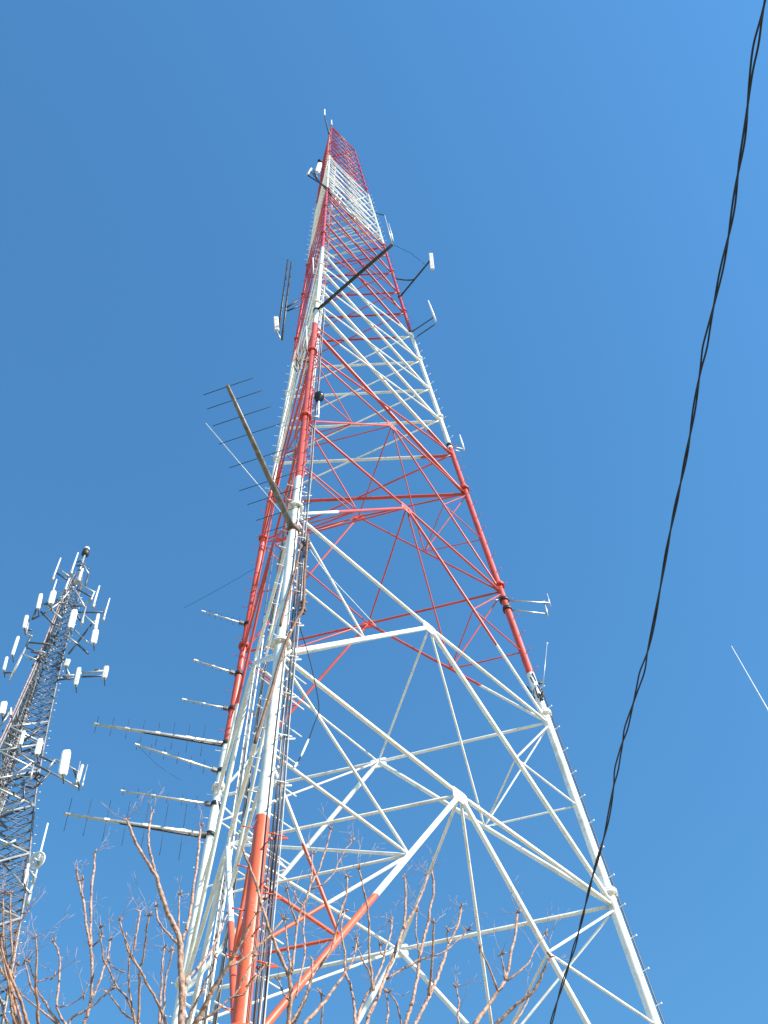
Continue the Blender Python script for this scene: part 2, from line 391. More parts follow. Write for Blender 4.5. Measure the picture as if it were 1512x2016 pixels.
wire([on_face(x, y, off=.2) for x, y in ((606, 1076), (640, 1124), (690, 1178), (740, 1232))], .008, WHITE, 'thin pale wire stretched from the large yagi mount down across the near face')
def hz(k, y0, x, y):
    z = legz(k, y0); return leg(k, z), at_z(x, y, z)
# ------------------------------------------------------------------ the large dark yagi on the near leg
za = legz('A', 1045); P = leg('A', za); Q = at_z(447, 758, za)
bd = (Q-P).normalized(); P2 = P+bd*.12
yg = thing('yagi_antenna', P, 'large weathered yagi antenna with dark horizontal rods on the nearest leg', 'antenna', 'yagi antennas')
MB().poly([P2, lerp(P2, Q, .5), Q], [.080, .064, .040], 12).build('boom', BROWN, yg)
MB().tube(P-Vector((0, 0, .09)), P+Vector((0, 0, .09)), .15, n=16).build('clamp', RUST, yg)
ed = Vector((-bd.y, bd.x, 0))
for x, y, hl in ((447, 757, .58), (458, 790, .64), (471, 823, .69), (486, 858, .74), (506, 905, .76), (527, 950, .78), (541, 978, .74), (556, 1010, .72), (570, 1035, .62)):
    t = max(.02, min(.985, (at_z(x, y, za)-P).dot(bd)/(Q-P).length)); c = lerp(P, Q, t)+Vector((0, 0, .05)); MB().tube(c-ed*hl, c+ed*hl, .0088, n=6).build('element', DARK, yg)
MB().tube(leg('A', za+1.0)+OUT['A']*.13, lerp(P, Q, .38)+Vector((0, 0, .05)), .018, n=6).build('brace', BROWN, yg)
qa = at_z(405, 833, za+.3); MB().poly([qa, at_z(530, 980, za+.2), P+Vector((0, 0, .15))], .009, 6).build('stay_wire', WHITE, yg)
# ------------------------------------------------------------------ log booms with vertical rods on the left leg
LB = [  # y at leg, tip x, tip y, half-length of rods at tip/base, count, radius tip/base, label
 (1465, 182, 1425, .33, .74, 8, .032, .062, 'thick white topped yagi boom reaching far left beside the lowest red paint'),
 (1520, 265, 1465, .20, .30, 6, .024, .034, 'white yagi boom steeply sloped with loose stays under the thick long one'),
 (1585, 237, 1557, .14, .24, 6, .024, .034, 'shorter white yagi boom directly above the lowest long boom on the white leg'),
 (1645, 125, 1602, .58, 1.12, 7, .032, .062, 'lowest and longest yagi boom with tall dark vertical rods'),
 (1397, 360, 1377, .10, .16, 5, .022, .024, 'small white patched yagi boom just above the thick long boom'),
 (1328, 383, 1300, .10, .16, 5, .026, .028, 'small bright white yagi boom at the red flange of the left leg'),
 (1230, 398, 1203, .16, .28, 7, .016, .018, 'slender yagi with many fine rods, highest of the booms on the red left leg')]
for y0, x, y, h0, h1, n, r0, r1, lab in LB:
    P, Q = hz('B', y0, x, y); bd = (Q-P).normalized()
    t = thing('yagi_antenna', P, lab, 'antenna', 'yagi antennas')
    MB().poly([P+bd*.1, lerp(P, Q, .45), Q], [r1*1.15, lerp(r1, r0, .4)*1.15, r0*1.1], 10).build('boom', ALU, t)
    if r1 > .05: MB().poly([P+bd*.1-Vector((0, 0, r1*1.5)), lerp(P, Q, .62)-Vector((0, 0, r1*.9))], [r1*.6, r1*.25], 8).build('underside_shade', DARK, t)  # dark tube added below the long booms, standing in for their shaded underside
    MB().tube(P+Vector((0, 0, -.07)), P+Vector((0, 0, .07)), .135, n=14).build('clamp', DARK, t)
    bk = MB(); bk.box(P+bd*.22, bd*.07, Vector((-bd.y, bd.x, 0))*.05, Vector((0, 0, .06))); bk.build('bracket', MAST, t)
    for i in range(n):
        u = .97-.86*i/(n-.4); c = lerp(P, Q, u); hl = lerp(h1, h0, u); dv = Vector((.02*random.uniform(-1, 1)-.0, .02*random.uniform(-1, 1), 1)).normalized()
        MB().tube(c-dv*hl, c+dv*hl, .0072, n=5).build('element', DARK, t)
        if i % 2 == 0: MB().box(c+Vector((0, 0, .004)), bd*.07, Vector((-bd.y, bd.x, 0))*(lerp(r1, r0, u)+.006), Vector((0, 0, lerp(r1, r0, u)*.7+.006))).build('element_clamp', WHITE, t)
    if h1 == .30:
        MB().poly([lerp(P, Q, .97), lerp(P, Q, .7)-Vector((0, 0, .55)), lerp(P, Q, .45)-Vector((0, 0, .8))], .004, 5).build('stay_wire', BLACK, t)
P, Q = hz('B', 1115, 362, 1197)
MB_ = MB().poly(arc([P, lerp(P, Q, .5)-Vector((0, 0, .05)), Q]), .006, 5); tag(MB_.build('thin_wire', BLACK), 'thin dark wire slanting off the red left leg above the slender yagi', 'wire')
# ------------------------------------------------------------------ antennas on the right leg
P, Q = hz('C', 1182, 1080, 1187); P1, Q1 = hz('C', 1200, 1078, 1209)
t = thing('dipole_antenna', P, 'grey double-armed dipole sticking out right from the red right leg', 'antenna', 'side-arm antennas on the tower')
for a, b in ((P, Q), (P1, Q1)):
    d = (b-a).normalized(); MB().tube(a+d*.1, b, .026, n=8).build('arm', GALV, t)
    MB().tube(a-Vector((0, 0, .07)), a+Vector((0, 0, .07)), .145, n=12).build('clamp', DARK, t)
for c, hh in ((Q+Vector((.03, 0, .16)), .34), (lerp(Q, Q1, .5)-(Q-P)*.05, .42)): MB().poly([c-Vector((0, 0, hh)), c+Vector((0, 0, hh))], .022, 8).build('element', ALU, t)
MB().tube(P-(Q-P)*.08, P-(Q-P)*.42-Vector((0, 0, .02)), .02, n=6).build('tail_arm', GALV, t)
z = legz('C', 1348); P = leg('C', z)
t = thing('whip_antenna', P, 'slim leaning whip with a ball tip at the lowest paint line of the right leg', 'antenna', 'side-arm antennas on the tower')
Q = at_y(1077, 1267, P.y); B0 = P+Vector((.22, -.05, .0))
MB().tube(P, B0, .03, n=8).build('bracket', DARK, t); MB().tube(B0-Vector((0, 0, .15)), Q, .016, .009, n=7).build('whip', GALV, t)
mb = MB(); mb.dome(Q, .035, .035); mb.dome(Q, .035, .035, Vector((0, 0, -1))); mb.build('ball_tip', WHITE, t)
mb = MB()
for q in range(10):
    c = P+Vector((random.uniform(-.15, .13), -.12+random.uniform(-.06, .04), random.uniform(-.95, .1))); mb.tube(c, c+Vector((random.uniform(-.1, .1), -.03, random.uniform(.1, .5))), .022, n=6)
tag(mb.build('connector_bundle', DARK), 'dark tangle of cable ends taped around the right leg below its red paint', 'connector bundle')
def sidearm(k, y0, x, y, top, bot, lab, m=GALV, em=WHITE, ra=.022, re=.035, second=None, panel=None):
    P, Q = hz(k, y0, x, y); d = (Q-P).normalized()
    t = thing('side_arm_antenna', P, lab, 'antenna', 'side-arm antennas on the tower')
    MB().tube(P, Q, ra, n=8).build('arm', m, t)
    MB().tube(P-Vector((0, 0, .08)), P+Vector((0, 0, .08)), legr(P.z)*1.35, n=12).build('clamp', DARK, t)
    if second:
        a, b = hz(k, second[0], second[1], second[2]); MB().tube(a, b, ra, n=8).build('arm', m, t)
    a, b = at_y(top[0], top[1], Q.y), at_y(bot[0], bot[1], Q.y)
    if panel: mb = MB(); e = (b-a)/2; mb.box((a+b)/2, Vector((panel, 0, 0)), Vector((0, panel*.6, 0)), e, .2); mb.build('panel', em, t)
    else: MB().poly([a, lerp(a, b, .3), b], [re*.55, re, re], 8).build('element', em, t)
    return t, Q
sidearm('C', 878, 911, 884, (905, 856), (914, 886), 'small white whip on a short arm where the right leg turns white below the middle', second=(884, 905, 889))
sidearm('C', 655, 853, 625, (843, 592), (858, 632), 'white whip at the end of twin thin arms from the right leg', DARK, WHITE, .028, .05, (668, 857, 638))
t, Q = sidearm('C', 585, 846, 514, (848, 500), (851, 530), 'off-white boxy antenna at the end of a long curved dark arm high on the right', DARK, GREYW, .045, .04, None, .10)
z = legz('C', 548); pa = leg('C', z); MB().poly(arc([pa, at_z(795, 551, z), at_z(812, 551, z-.2), lerp(leg('C', Q.z), Q, .55)]), .04, 8).build('curved_arm', DARK, t)
t, Q = sidearm('A', 612, 773, 481, (765, 440), (774, 476), 'long dark boom crossing the near face to a double pale rod', DARK, GALV, .065, .03)
a, b = at_y(757, 424, Q.y-.25), at_y(771, 476, Q.y-.25); MB().tube(a, b, .02, n=6).build('element', GALV, t); MB().tube(a, at_y(740, 420, Q.y-.1), .02, n=6).build('top_arm', DARK, t)
MB().poly([Q, Q+Vector((.6, 0, -1.1)), Q+Vector((1.0, 0, -2.4))], .008, 5).build('tail_wire', BLACK, t)
# left leg pair of pipes with a small white panel
z = legz('B', 600); P = leg('B', z)
t = thing('side_arm_antenna', P, 'twin dark pipes with a small white panel hanging on the left side', 'antenna', 'side-arm antennas on the tower')
for x0, y0, x1, y1 in ((567, 512, 548, 655), (574, 516, 555, 668)): MB().tube(at_y(x0, y0, P.y), at_y(x1, y1, P.y), .055, n=8).build('pipe', DARK, t)
for ya, x1, y1 in ((585, 562, 607), (600, 566, 612)): MB().tube(leg('B', legz('B', ya)), at_y(x1, y1, P.y), .045, n=8).build('arm', DARK, t)
c0, c1 = at_y(543, 625, P.y-.15), at_y(545, 651, P.y-.15); MB().box((c0+c1)/2, (.13, 0, 0), (0, .09, 0), (c0-c1)/2, .3).build('panel', GREYW, t)
MB().tube(c1, at_y(552, 668, P.y-.1), .04, n=7).build('hanger', GALV, t)
# upper left frame with white box
z = legz('A', 378); P = leg('A', z)
t = thing('side_arm_antenna', P, 'small white box antenna on two thin arms near the top left of the tower', 'antenna', 'side-arm antennas on the tower')
for xa, ya, xb, yb in ((652, 384, 612, 338), (648, 372, 606, 345)): MB().tube(at_y(xa, ya, P.y), at_y(xb, yb, P.y), .045, n=7).build('arm', DARK, t)
a, b = at_y(630, 321, P.y), at_y(624, 340, P.y); MB().box((a+b)/2, (.14, 0, 0), (0, .11, 0), (a-b)/2*.9, .4).build('housing', WHITE, t)
MB().tube(at_y(613, 332, P.y), at_y(605, 344, P.y), .06, n=7).build('element', WHITE, t); MB().tube(at_y(618, 337, P.y), at_y(624, 352, P.y), .06, n=7).build('strut', DARK, t)
# dipole row on a bar across the upper white band
t = thing('dipole_array', on_face(690, 415, off=.5), 'row of short pale dipoles on a slanting bar across the upper white band', 'antenna')
bp = [on_face(x, y, off=.5) for x, y in ((648, 378), (695, 424), (725, 452), (757, 480))]; MB().poly(bp, .04, 7).build('bar', GALV, t)
for x, y in ((662, 388), (670, 395), (699, 428), (725, 450)): MB().tube(on_face(x+2, y-6, off=.7), on_face(x-3, y+7, off=.7), .035, n=6).build('dipole', GREYW, t)
mb = MB().poly(arc([on_face(x, y, off=.6) for x, y in ((668, 436), (690, 430), (705, 425), (715, 428), (722, 440))]), .03, 6); mb.build('feed_cable', DARK, t)
# whips on the very top
z = ZTOP; P = leg('B', z-1.2)
t = thing('whip_antenna', P, 'taller dark whip with a white tip at the very top of the tower', 'antenna', 'whips on the tower top')
pa, pb, pc = leg('A', z-3.5)+Vector((-.12, -.05, 0)), at_y(643, 245, leg('A', z).y), at_y(639, 228, leg('A', z).y)
MB().poly([pa, pb], .06, 7).build('lower_pole', DARK, t); MB().poly([pb, pc], .045, 7).build('upper_pole', DARK, t); MB().poly([pc, at_y(639, 216, leg('A', z).y)], .055, 7).build('tip', WHITE, t)
P = leg('A', z)
t = thing('whip_antenna', P, 'short white whip standing on the topmost corner of the tower', 'antenna', 'whips on the tower top')
MB().tube(P, P+Vector((0, 0, .5)), .05, n=8).build('base', DARK, t); MB().tube(P+Vector((0, 0, .5)), P+Vector((0, 0, 2.3)), .055, .04, n=8).build('rod', WHITE, t)
P = leg('B', legz('B', 318)); t = thing('obstruction_light', P, 'small dark lamp at the upper left edge of the tower top', 'lamp')
MB().tube(P, P+Vector((-.28, 0, 0)), .05, n=8).build('bracket', DARK, t); c = P+Vector((-.28, 0, 0)); mb = MB().tube(c, c+Vector((0, 0, .2)), .14, n=12); mb.dome(c+Vector((0, 0, .2)), .14, .2); mb.build('lamp_body', DARK, t)
# domed cup antenna on a white post beside the near leg
P = front(627, 823, 'A', .0); Q = front(628, 790, 'A', .0)
t = thing('dome_antenna', P, 'black cup-shaped antenna on a thin white post right of the red near leg', 'antenna')
MB().tube(P, Q, .022, n=8).build('post', WHITE, t); MB().poly([Q, Q+Vector((0, 0, .2)), Q+Vector((0, 0, .26)), Q+Vector((0, 0, .42)), Q+Vector((0, 0, .46))], [.04, .06, .15, .15, .08], 14).build('cup', BLACK, t)
MB().tube(leg('A', P.z+.1), P+Vector((0, 0, .1)), .02, n=6).build('arm', GALV, t)
# thin feeder whips standing off the near leg's upper part
for x0, y0, x1, y1, lab in ((604, 690, 603, 640, 'short cream rod antenna standing left of the red near leg'), (617, 540, 616, 508, 'tiny cream rod antenna beside the upper white part of the near leg')):
    P = front(x0, y0, 'A', .1); Q = at_y(x1, y1, P.y); t = thing('rod_antenna', P, lab, 'antenna', 'rod antennas by the near leg')
    MB().tube(P, Q, .03, n=7).build('rod', GREYW, t); MB().tube(P, leg('A', P.z), .03, n=6).build('arm', BROWN, t)
P = front(598, 706, 'A', .1)
mb = MB()
for q in range(12):
    a = P+Vector((random.uniform(-.25, .2), random.uniform(-.1, .1), random.uniform(-1.3, .6))); mb.tube(a, a+Vector((random.uniform(-.15, .15), 0, random.uniform(.2, .9))), .026, n=6)
tag(mb.build('connector_bundle', RUST), 'brown bundle of pipe ends and clamps left of the red near leg', 'connector bundle')
# ------------------------------------------------------------------ second, slimmer mast on the left
MS = 68.0
mt = at_dist(154, 1131, MS); MX, MY, MTOP = mt.x, mt.y, mt.z
mast = thing('lattice_mast', (MX, MY, 0), 'slim dark lattice mast crowded with antennas at the left edge', 'mast')
def mast_z(y):
    lo, hi = 0, MTOP
    for _ in range(40):
        m = (lo+hi)/2
        if proj(Vector((MX, MY, m)))[1] > y: lo = m
        else: hi = m
    return lo
MRT = sorted((mast_z(y), r) for y, r in ((1113, .22), (1150, .36), (1219, .52), (1283, .60), (1350, .74), (1431, .95), (1492, 1.12), (1565, 1.35), (1660, 1.75), (1730, 2.05)))
def mr(z):
    if z <= MRT[0][0]: return MRT[0][1]+(MRT[0][0]-z)*.085
    for (za_0, ra_0), (zb_0, rb_0) in zip(MRT, MRT[1:]):
        if z <= zb_0: return ra_0+(rb_0-ra_0)*(z-za_0)/(zb_0-za_0)
    return MRT[-1][1]
MA = [math.radians(a) for a in (-112, 8, 128)]
def ml(i, z): r = mr(z); return Vector((MX+r*math.cos(MA[i]), MY+r*math.sin(MA[i]), z))
mcol = MB()
for i in range(3):
    zl = [0]+[q[0] for q in MRT]+([MTOP] if MTOP > MRT[-1][0]+.1 else []); MB().poly([ml(i, z) for z in zl], [.085-.045*z/MTOP for z in zl], 8).build('leg', MAST, mast)
z = .3; sg = 0
while z < MTOP-.6:
    h = .52; nz = min(z+h, MTOP)
    for i in range(3):
        j = (i+1) % 3
        mcol.tube(ml(i, z), ml(j, z), .022, n=5); mid_ = (ml(i, z)+ml(j, z))/2; mcol.tube(mid_, ml(j, nz), .020, n=5); mcol.tube(mid_, ml(i, nz), .020, n=5)
    z += h
z = .3
while z < MTOP-14:
    h = mr(z)*1.5
    for i in range(3):
        j = (i+1) % 3; MB().tube(ml(i, z), ml(j, z+h), .045, n=6).build('diagonal_brace', MAST if i else GALV, mast); MB().tube(ml(j, z), ml(i, z), .05, n=6).build('horizontal_strut', STEEL2 if i else GALV, mast)
    z += h
b_ = mcol.build('bracing', MAST, mast); b_['kind'] = 'stuff'
for k in range(16):
    zt = MTOP-(2+k*1.3); a = math.radians(200+k*11); mb = MB()
    pts = [Vector((MX+.42*math.cos(a)+.05*math.sin(z_*.5+k), MY+.42*math.sin(a)-.1, z_)) for z_ in [2+2.5*i for i in range(int((zt-2)/2.5)+1)]]
    mb.poly(pts, .030, 6); mb.build('coax_cable', (COAX, COAXD, MAST, COAXL)[k % 4], mast)
clp = MB()
for q in range(300):
    z_ = 4+(MTOP-6)*random.random()**.6; a = Vector((MX+random.uniform(-.45, .45), MY-.55+random.uniform(-.1, .2), z_)); clp.tube(a, a+Vector((random.uniform(-.16, .16), random.uniform(-.06, .06), random.uniform(-.12, .12))), random.uniform(.02, .04), n=5)
clp.build('cable_clamp', GALV, mast)['kind'] = 'stuff'
for i in range(3):
    pg = MB(); z_ = 6
    while z_ < MTOP-1: c = ml(i, z_); pg.tube(c, c+(c-Vector((MX, MY, z_))).normalized()*.2, .018, n=5); z_ += .5
    pg.build('step_peg', GALV, mast)['kind'] = 'stuff'
mb = MB().poly([ml(0, z)+Vector((-.06, -.1, 0)) for z in [2]+[q[0] for q in MRT[:-1]]], .035, 6); mb.build('conduit', mat('pinkish_conduit', (.42, .26, .24), .6), mast)
def mpt(x, y, dy=-.5):
    return at_y(x, y, MY+dy)
def za_(x, y): return x/4.725, 1050+y/4.725
def zb_(x, y): return x/3.027, 1350+y/3.027
Ptop = Vector((MX, MY, MTOP)); tt = mpt(*za_(808, 205), 0)
MB().poly([Ptop, Vector((MX, MY, tt.z))], .06, 8).build('top_pole', GALV, mast)
bc = thing('beacon_lamp', Vector((MX, MY, tt.z)), 'dark beacon lamp with pale cap on the tip of the slim mast', 'lamp')
c = Vector((MX, MY, tt.z)); MB().poly([c, c+Vector((0, 0, .1)), c+Vector((0, 0, .55))], [.08, .22, .20], 14).build('lamp_body', DARK, bc); MB().dome(c+Vector((0, 0, .55)), .19, .36).build('lens_cap', WHITE, bc)
# mounting frames: bars traced in the plane of each platform
BARS = [(za_, 0, -.9, [((600, 650), (400, 660)), ((560, 640), (640, 540)), ((640, 640), (760, 830)), ((700, 530), (790, 690)), ((660, 680), (790, 670)), ((790, 670), (850, 600)), ((720, 735), (960, 735)), ((960, 735), (1000, 660)), ((800, 680), (760, 840)), ((760, 740), (880, 850)), ((300, 800), (420, 740)), ((420, 740), (560, 640)), ((380, 730), (500, 850)), ((430, 680), (570, 790)), ((300, 800), (340, 700)), ((340, 700), (400, 650)), ((440, 640), (500, 740)), ((350, 690), (450, 640))]),
 (za_, 1, -.4, [((735, 470), (880, 550)), ((720, 520), (850, 590)), ((540, 325), (640, 400)), ((530, 370), (620, 430)), ((770, 280), (825, 380)), ((825, 380), (790, 500)), ((520, 540), (640, 580)), ((640, 400), (600, 620))]),
 (za_, 1, -.8, [((600, 940), (720, 1030)), ((720, 1030), (820, 1120)), ((690, 900), (820, 1020)), ((640, 1120), (850, 850)), ((850, 850), (920, 780)), ((240, 1060), (320, 1090)), ((320, 1090), (420, 1110)), ((260, 1015), (460, 1030)), ((200, 1120), (340, 1180)), ((340, 1180), (420, 1130)), ((120, 1310), (240, 1060)), ((240, 1060), (300, 930)), ((80, 1370), (200, 1130)), ((220, 900), (300, 900)), ((230, 930), (300, 960)), ((30, 1300), (130, 1290)), ((270, 800), (240, 940))]),
 (za_, 0, -.6, [((590, 1330), (650, 1360)), ((540, 1325), (690, 1320)), ((530, 1365), (690, 1345)), ((760, 1300), (960, 1280)), ((760, 1335), (950, 1325)), ((600, 1220), (650, 1330)), ((880, 1275), (930, 1270)), ((690, 1340), (760, 1300))]),
 (zb_, 1, -.9, [((0, 330), (70, 360)), ((15, 270), (85, 300)), ((60, 550), (190, 460)), ((190, 460), (300, 515)), ((300, 515), (470, 610)), ((190, 400), (330, 460)), ((110, 400), (200, 460)), ((300, 515), (220, 600)), ((330, 440), (280, 500)), ((145, 330), (240, 250)), ((330, 440), (480, 520)), ((440, 500), (470, 600)), ((60, 160), (0, 240)), ((20, 200), (70, 130)), ((200, 470), (180, 560))]),
 (zb_, 1, -.7, [((0, 760), (145, 680)), ((145, 680), (140, 560)), ((10, 960), (95, 920)), ((0, 800), (40, 850))]),
 (zb_, 1, -1.1, [((75, 1120), (180, 1240)), ((130, 1180), (170, 1010)), ((200, 1180), (230, 1050)), ((60, 1100), (20, 1060)), ((165, 1090), (215, 1150))])]
for fn, lt, dy, bars in BARS:
    for i, (a, b) in enumerate(bars):
        MB().tube(mpt(*fn(*a), dy), mpt(*fn(*b), dy), .05, n=6).build('mounting_bar', (STEEL2 if (i+lt) % 2 == 0 else GALV), mast)
for (fn, x, y, r) in ((za_, 355, 1160, .4), (za_, 590, 1170, .34), (za_, 500, 1010, .3), (za_, 545, 640, .25), (za_, 760, 300, .3), (zb_, 95, 240, .3), (zb_, 200, 560, .35)):
    c = mpt(*fn(x, y), -.5); mb = MB()
    for q in range(9): a = c+Vector((random.uniform(-r, r), random.uniform(-.3, .3), random.uniform(-r, r))); mb.tube(a, a+Vector((random.uniform(-r, r), random.uniform(-.2, .2), random.uniform(-r, r))), .045, n=6)
    mb.build('mount_collar', STEEL2, mast)
PAN = [
 (za_, (382, 565), (352, 700), 36, 'narrow white panel antenna second from the left on the highest ring of the slim mast', WHITE),
 (za_, (500, 540), (470, 655), 52, 'broad white panel antenna at the upper left of the highest ring', WHITE),
 (za_, (250, 765), (225, 880), 34, 'slim white panel antenna low at the left corner of the highest ring', WHITE),
 (za_, (170, 960), (115, 1130), 28, 'long thin white panel antenna at the upper left of the second ring', WHITE),
 (za_, (65, 1150), (35, 1270), 26, 'thin white panel antenna at the far left end of the second ring', WHITE),
 (za_, (695, 715), (655, 880), 56, 'large bright white panel antenna in front of the slim mast body', WHITE),
 (za_, (915, 750), (888, 890), 28, 'thin white panel antenna right of the mast above the short fat one', WHITE),
 (za_, (892, 900), (868, 1022), 54, 'short fat white panel antenna on the right of the slim mast', WHITE),
 (za_, (635, 1175), (612, 1235), 44, 'stubby greyish panel antenna tight against the right of the slim mast', GREYW),
 (za_, (738, 1250), (702, 1410), 40, 'pale panel antenna in the middle of the right-hand double bar', GREYW),
 (za_, (992, 1238), (968, 1345), 46, 'off-white panel antenna seen from behind at the end of the double bar', GREYW),
 (za_, (40, 1570), (15, 1680), 56, 'white panel antenna cut by the left picture edge', WHITE),
 (za_, (103, 1620), (100, 1690), 12, 'very thin white panel antenna beside the one at the picture edge', WHITE),
 (zb_, (242, 318), (220, 410), 32, 'small white panel antenna close to the mast on the lower ring', WHITE),
 (zb_, (398, 388), (372, 532), 50, 'largest white panel antenna, standing clear right on the lower ring', WHITE),
 (zb_, (492, 470), (465, 572), 16, 'slim pale panel antenna in a wire frame at the right tip of the lower ring', GREYW),
 (zb_, (143, 270), (122, 350), 20, 'narrow white panel antenna on the mast body just above the lower ring', WHITE),
 (zb_, (170, 1060), (146, 1180), 12, 'narrow white tube antenna left of the small grid dish', WHITE)]
for fn, a, b, wd, lab, m in PAN:
    dy_ = -1.3 if fn is za_ else -2.1; A, B = mpt(*fn(*a), dy_), mpt(*fn(*b), dy_); c = (A+B)/2; sc_ = 4.725 if fn is za_ else 3.027
    hw = wd/sc_/2*(c-EYE).length/FPX; hh = (A-B).length/2; ax = (A-B)/2
    t = thing('panel_antenna', B, lab, 'antenna', 'panel antennas on the slim mast')
    side = RGT-ax.normalized()*RGT.dot(ax.normalized()); side.normalize(); dp = side.cross(ax.normalized())
    if dp.y > 0: dp = -dp
    MB().box(c, side*hw, dp*hw*.5, ax, .35).build('radome', m, t)
    MB().tube(B-ax*.16-dp*(hw*.5+.08), A+ax*.10-dp*(hw*.5+.08), .045, n=7).build('mounting_pipe', GALV, t)
    mb = MB()
    for u in (.15, .85): mb.tube(lerp(B, A, u)-dp*hw*.3, lerp(B, A, u)-dp*(hw*.5+.1), .05, n=6)
    mb.build('bracket', DARK, t)
    MB().poly(arc([B, B-ax.normalized()*.14+side*.05, B-ax.normalized()*.1-dp*.4]), .022, 5).build('jumper_cable', DARK, t)
fr = mpt(*zb_(480, 530), -1.3)
WH = [(za_, (565, 230), (490, 425), .05, 'pale whip at the upper left of the slim mast, tallest on that side'), (za_, (727, 180), (660, 370), .055, 'long pale whip just left of the beacon on the slim mast'),
 (za_, (528, 430), (490, 545), .045, 'short pale whip above the broad upper left panel'), (za_, (642, 425), (608, 518), .055, 'short thick whip tight left of the slim mast top'),
 (za_, (925, 490), (866, 680), .06, 'pale whip on the upper right arms of the slim mast'), (za_, (1020, 605), (962, 800), .045, 'pale whip farthest right on the highest ring'),
 (za_, (882, 540), (850, 610), .04, 'tiny whip on the inner end of the upper right arms'), (za_, (770, 330), (728, 440), .09, 'thick white stub whip in front of the slim mast top'),
 (za_, (800, 680), (762, 830), .05, 'grey whip right of the large front panel'), (zb_, (285, 820), (165, 1290), .05, 'long white whip passing the small grid dish'),
 (zb_, (522, 470), (490, 590), .03, 'thin whip at the right tip of the lower ring beside the framed panel'), (zb_, (478, 450), (455, 570), .03, 'thin whip left of the framed panel on the lower ring')]
for fn, a, b, r, lab in WH:
    A, B = mpt(*fn(*a), -1.0), mpt(*fn(*b), -1.0); t = thing('whip_antenna', B, lab, 'antenna', 'whips on the slim mast')
    MB().poly([B, lerp(B, A, .3), A], [r, r, r*.7], 7).build('rod', GALV if 'grey' in lab or 'thin' in lab else WHITE, t); MB().tube(B-(A-B).normalized()*.15, lerp(B, A, .12), r*1.7, n=8).build('base', GALV, t)
# grid dish
c = mpt(*zb_(222, 1040), -1.2); t = thing('grid_dish', c, 'small round open grid dish low on the slim mast', 'dish antenna')
rr = 46/3.027*(c-EYE).length/FPX; n_ = Vector((-.30, -.75, -.25)).normalized(); ax = n_.orthogonal().normalized(); ay = n_.cross(ax)
MB().ring(c, ax*rr, ay*rr, .035, 28).build('rim', WHITE, t)
mb = MB()
for q in range(1, 10):
    x_ = -1+q/5; hh = math.sqrt(max(0, 1-x_*x_)); dpt = lambda u, v: c+ax*rr*u+ay*rr*v-n_*.12*(1-u*u-v*v)
    mb.poly([dpt(x_, -hh), dpt(x_, -hh*.5), dpt(x_, 0), dpt(x_, hh*.5), dpt(x_, hh)], .016, 5); mb.poly([dpt(-hh, x_), dpt(-hh*.5, x_), dpt(0, x_), dpt(hh*.5, x_), dpt(hh, x_)], .016, 5)
mb.build('grid', WHITE, t); MB().tube(c-n_*.12, c+n_*.22, .035, n=7).build('feed', WHITE, t); MB().tube(c-n_*.12, c-n_*.5+Vector((-.3, .2, 0)), .04, n=7).build('arm', GALV, t)
# ------------------------------------------------------------------ twisted service cable overhead
CP = [(1516, -60), (1507, 0), (1489, 95), (1480, 150), (1466, 262), (1451, 345), (1436, 448), (1411, 580), (1388, 690), (1373, 765), (1350, 895), (1326, 1020), (1302, 1148), (1277, 1268), (1251, 1372), (1214, 1512), (1191, 1640), (1166, 1732), (1136, 1842), (1110, 1932), (1086, 2012), (1070, 2070)]
CZ = 6.6
pts = arc([at_z(x, y, CZ) for x, y in CP], 14)
d0 = (pts[2]-pts[0]).normalized(); d1 = (pts[-1]-pts[-3]).normalized(); a0 = (at_z(1507, 0, CZ)-at_z(1250, 1372, CZ)).normalized(); a1 = -a0
PA = pts[0]+a0*13; PB = pts[-1]+a1*13
n0 = int(13/.03); pts = [lerp(PA, pts[0], i/n0) for i in range(n0)]+pts+[lerp(pts[-1], PB, (i+1)/n0) for i in range(n0)]
cab = thing('service_cable', PA, 'black twisted pair of cables running down the right side of the sky', 'cable')
L_ = [0.]
for a, b in zip(pts, pts[1:]): L_.append(L_[-1]+(b-a).length)
pb_ = [proj(p)[1] if (p-EYE).dot(FWD) > .1 else -999 for p in pts]
lat = a0.cross(Vector((0, 0, 1))).normalized()
def gap(y):
    g_ = 0
    for yc, wd, am in ((85, 45, .9), (690, 30, .5), (1318, 30, .9), (1450, 25, .7), (1525, 25, .7), (1880, 40, .4)):
        g_ += am*math.exp(-((y-yc)/wd)**2)
    return g_
for ph in (0, math.pi):
    mb = MB(); sp_ = []
    for p, s_, y in zip(pts, L_, pb_):
        a = s_*2*math.pi/.66+ph+.7*math.sin(s_*1.7)+.5*math.sin(s_*4.1); o = .0044*(1+.25*math.sin(s_*2.3))*(1+gap(y)*1.7)
        sp_.append(p+lat*math.cos(a)*o*1.15+Vector((0, 0, math.sin(a)*.0062))+lat*.004*math.sin(s_*5.3))
    mb.poly(sp_, .0047, 10); mb.build('strand', BLACK, cab)
for P, lab in ((PA, 'wooden utility pole carrying the twisted cable behind the viewer'), (PB, 'wooden utility pole carrying the twisted cable near the tower')):
    t = thing('utility_pole', Vector((P.x, P.y, 0)), lab, 'pole'); b0 = Vector((P.x, P.y, -.2))+lat*.16
    MB().poly([b0, b0+Vector((0, 0, 7.4))], [.15, .11], 14).build('shaft', WOODP, t); MB().tube(b0+Vector((0, 0, 6.8)), P, .02, n=6).build('hook', GALV, t)
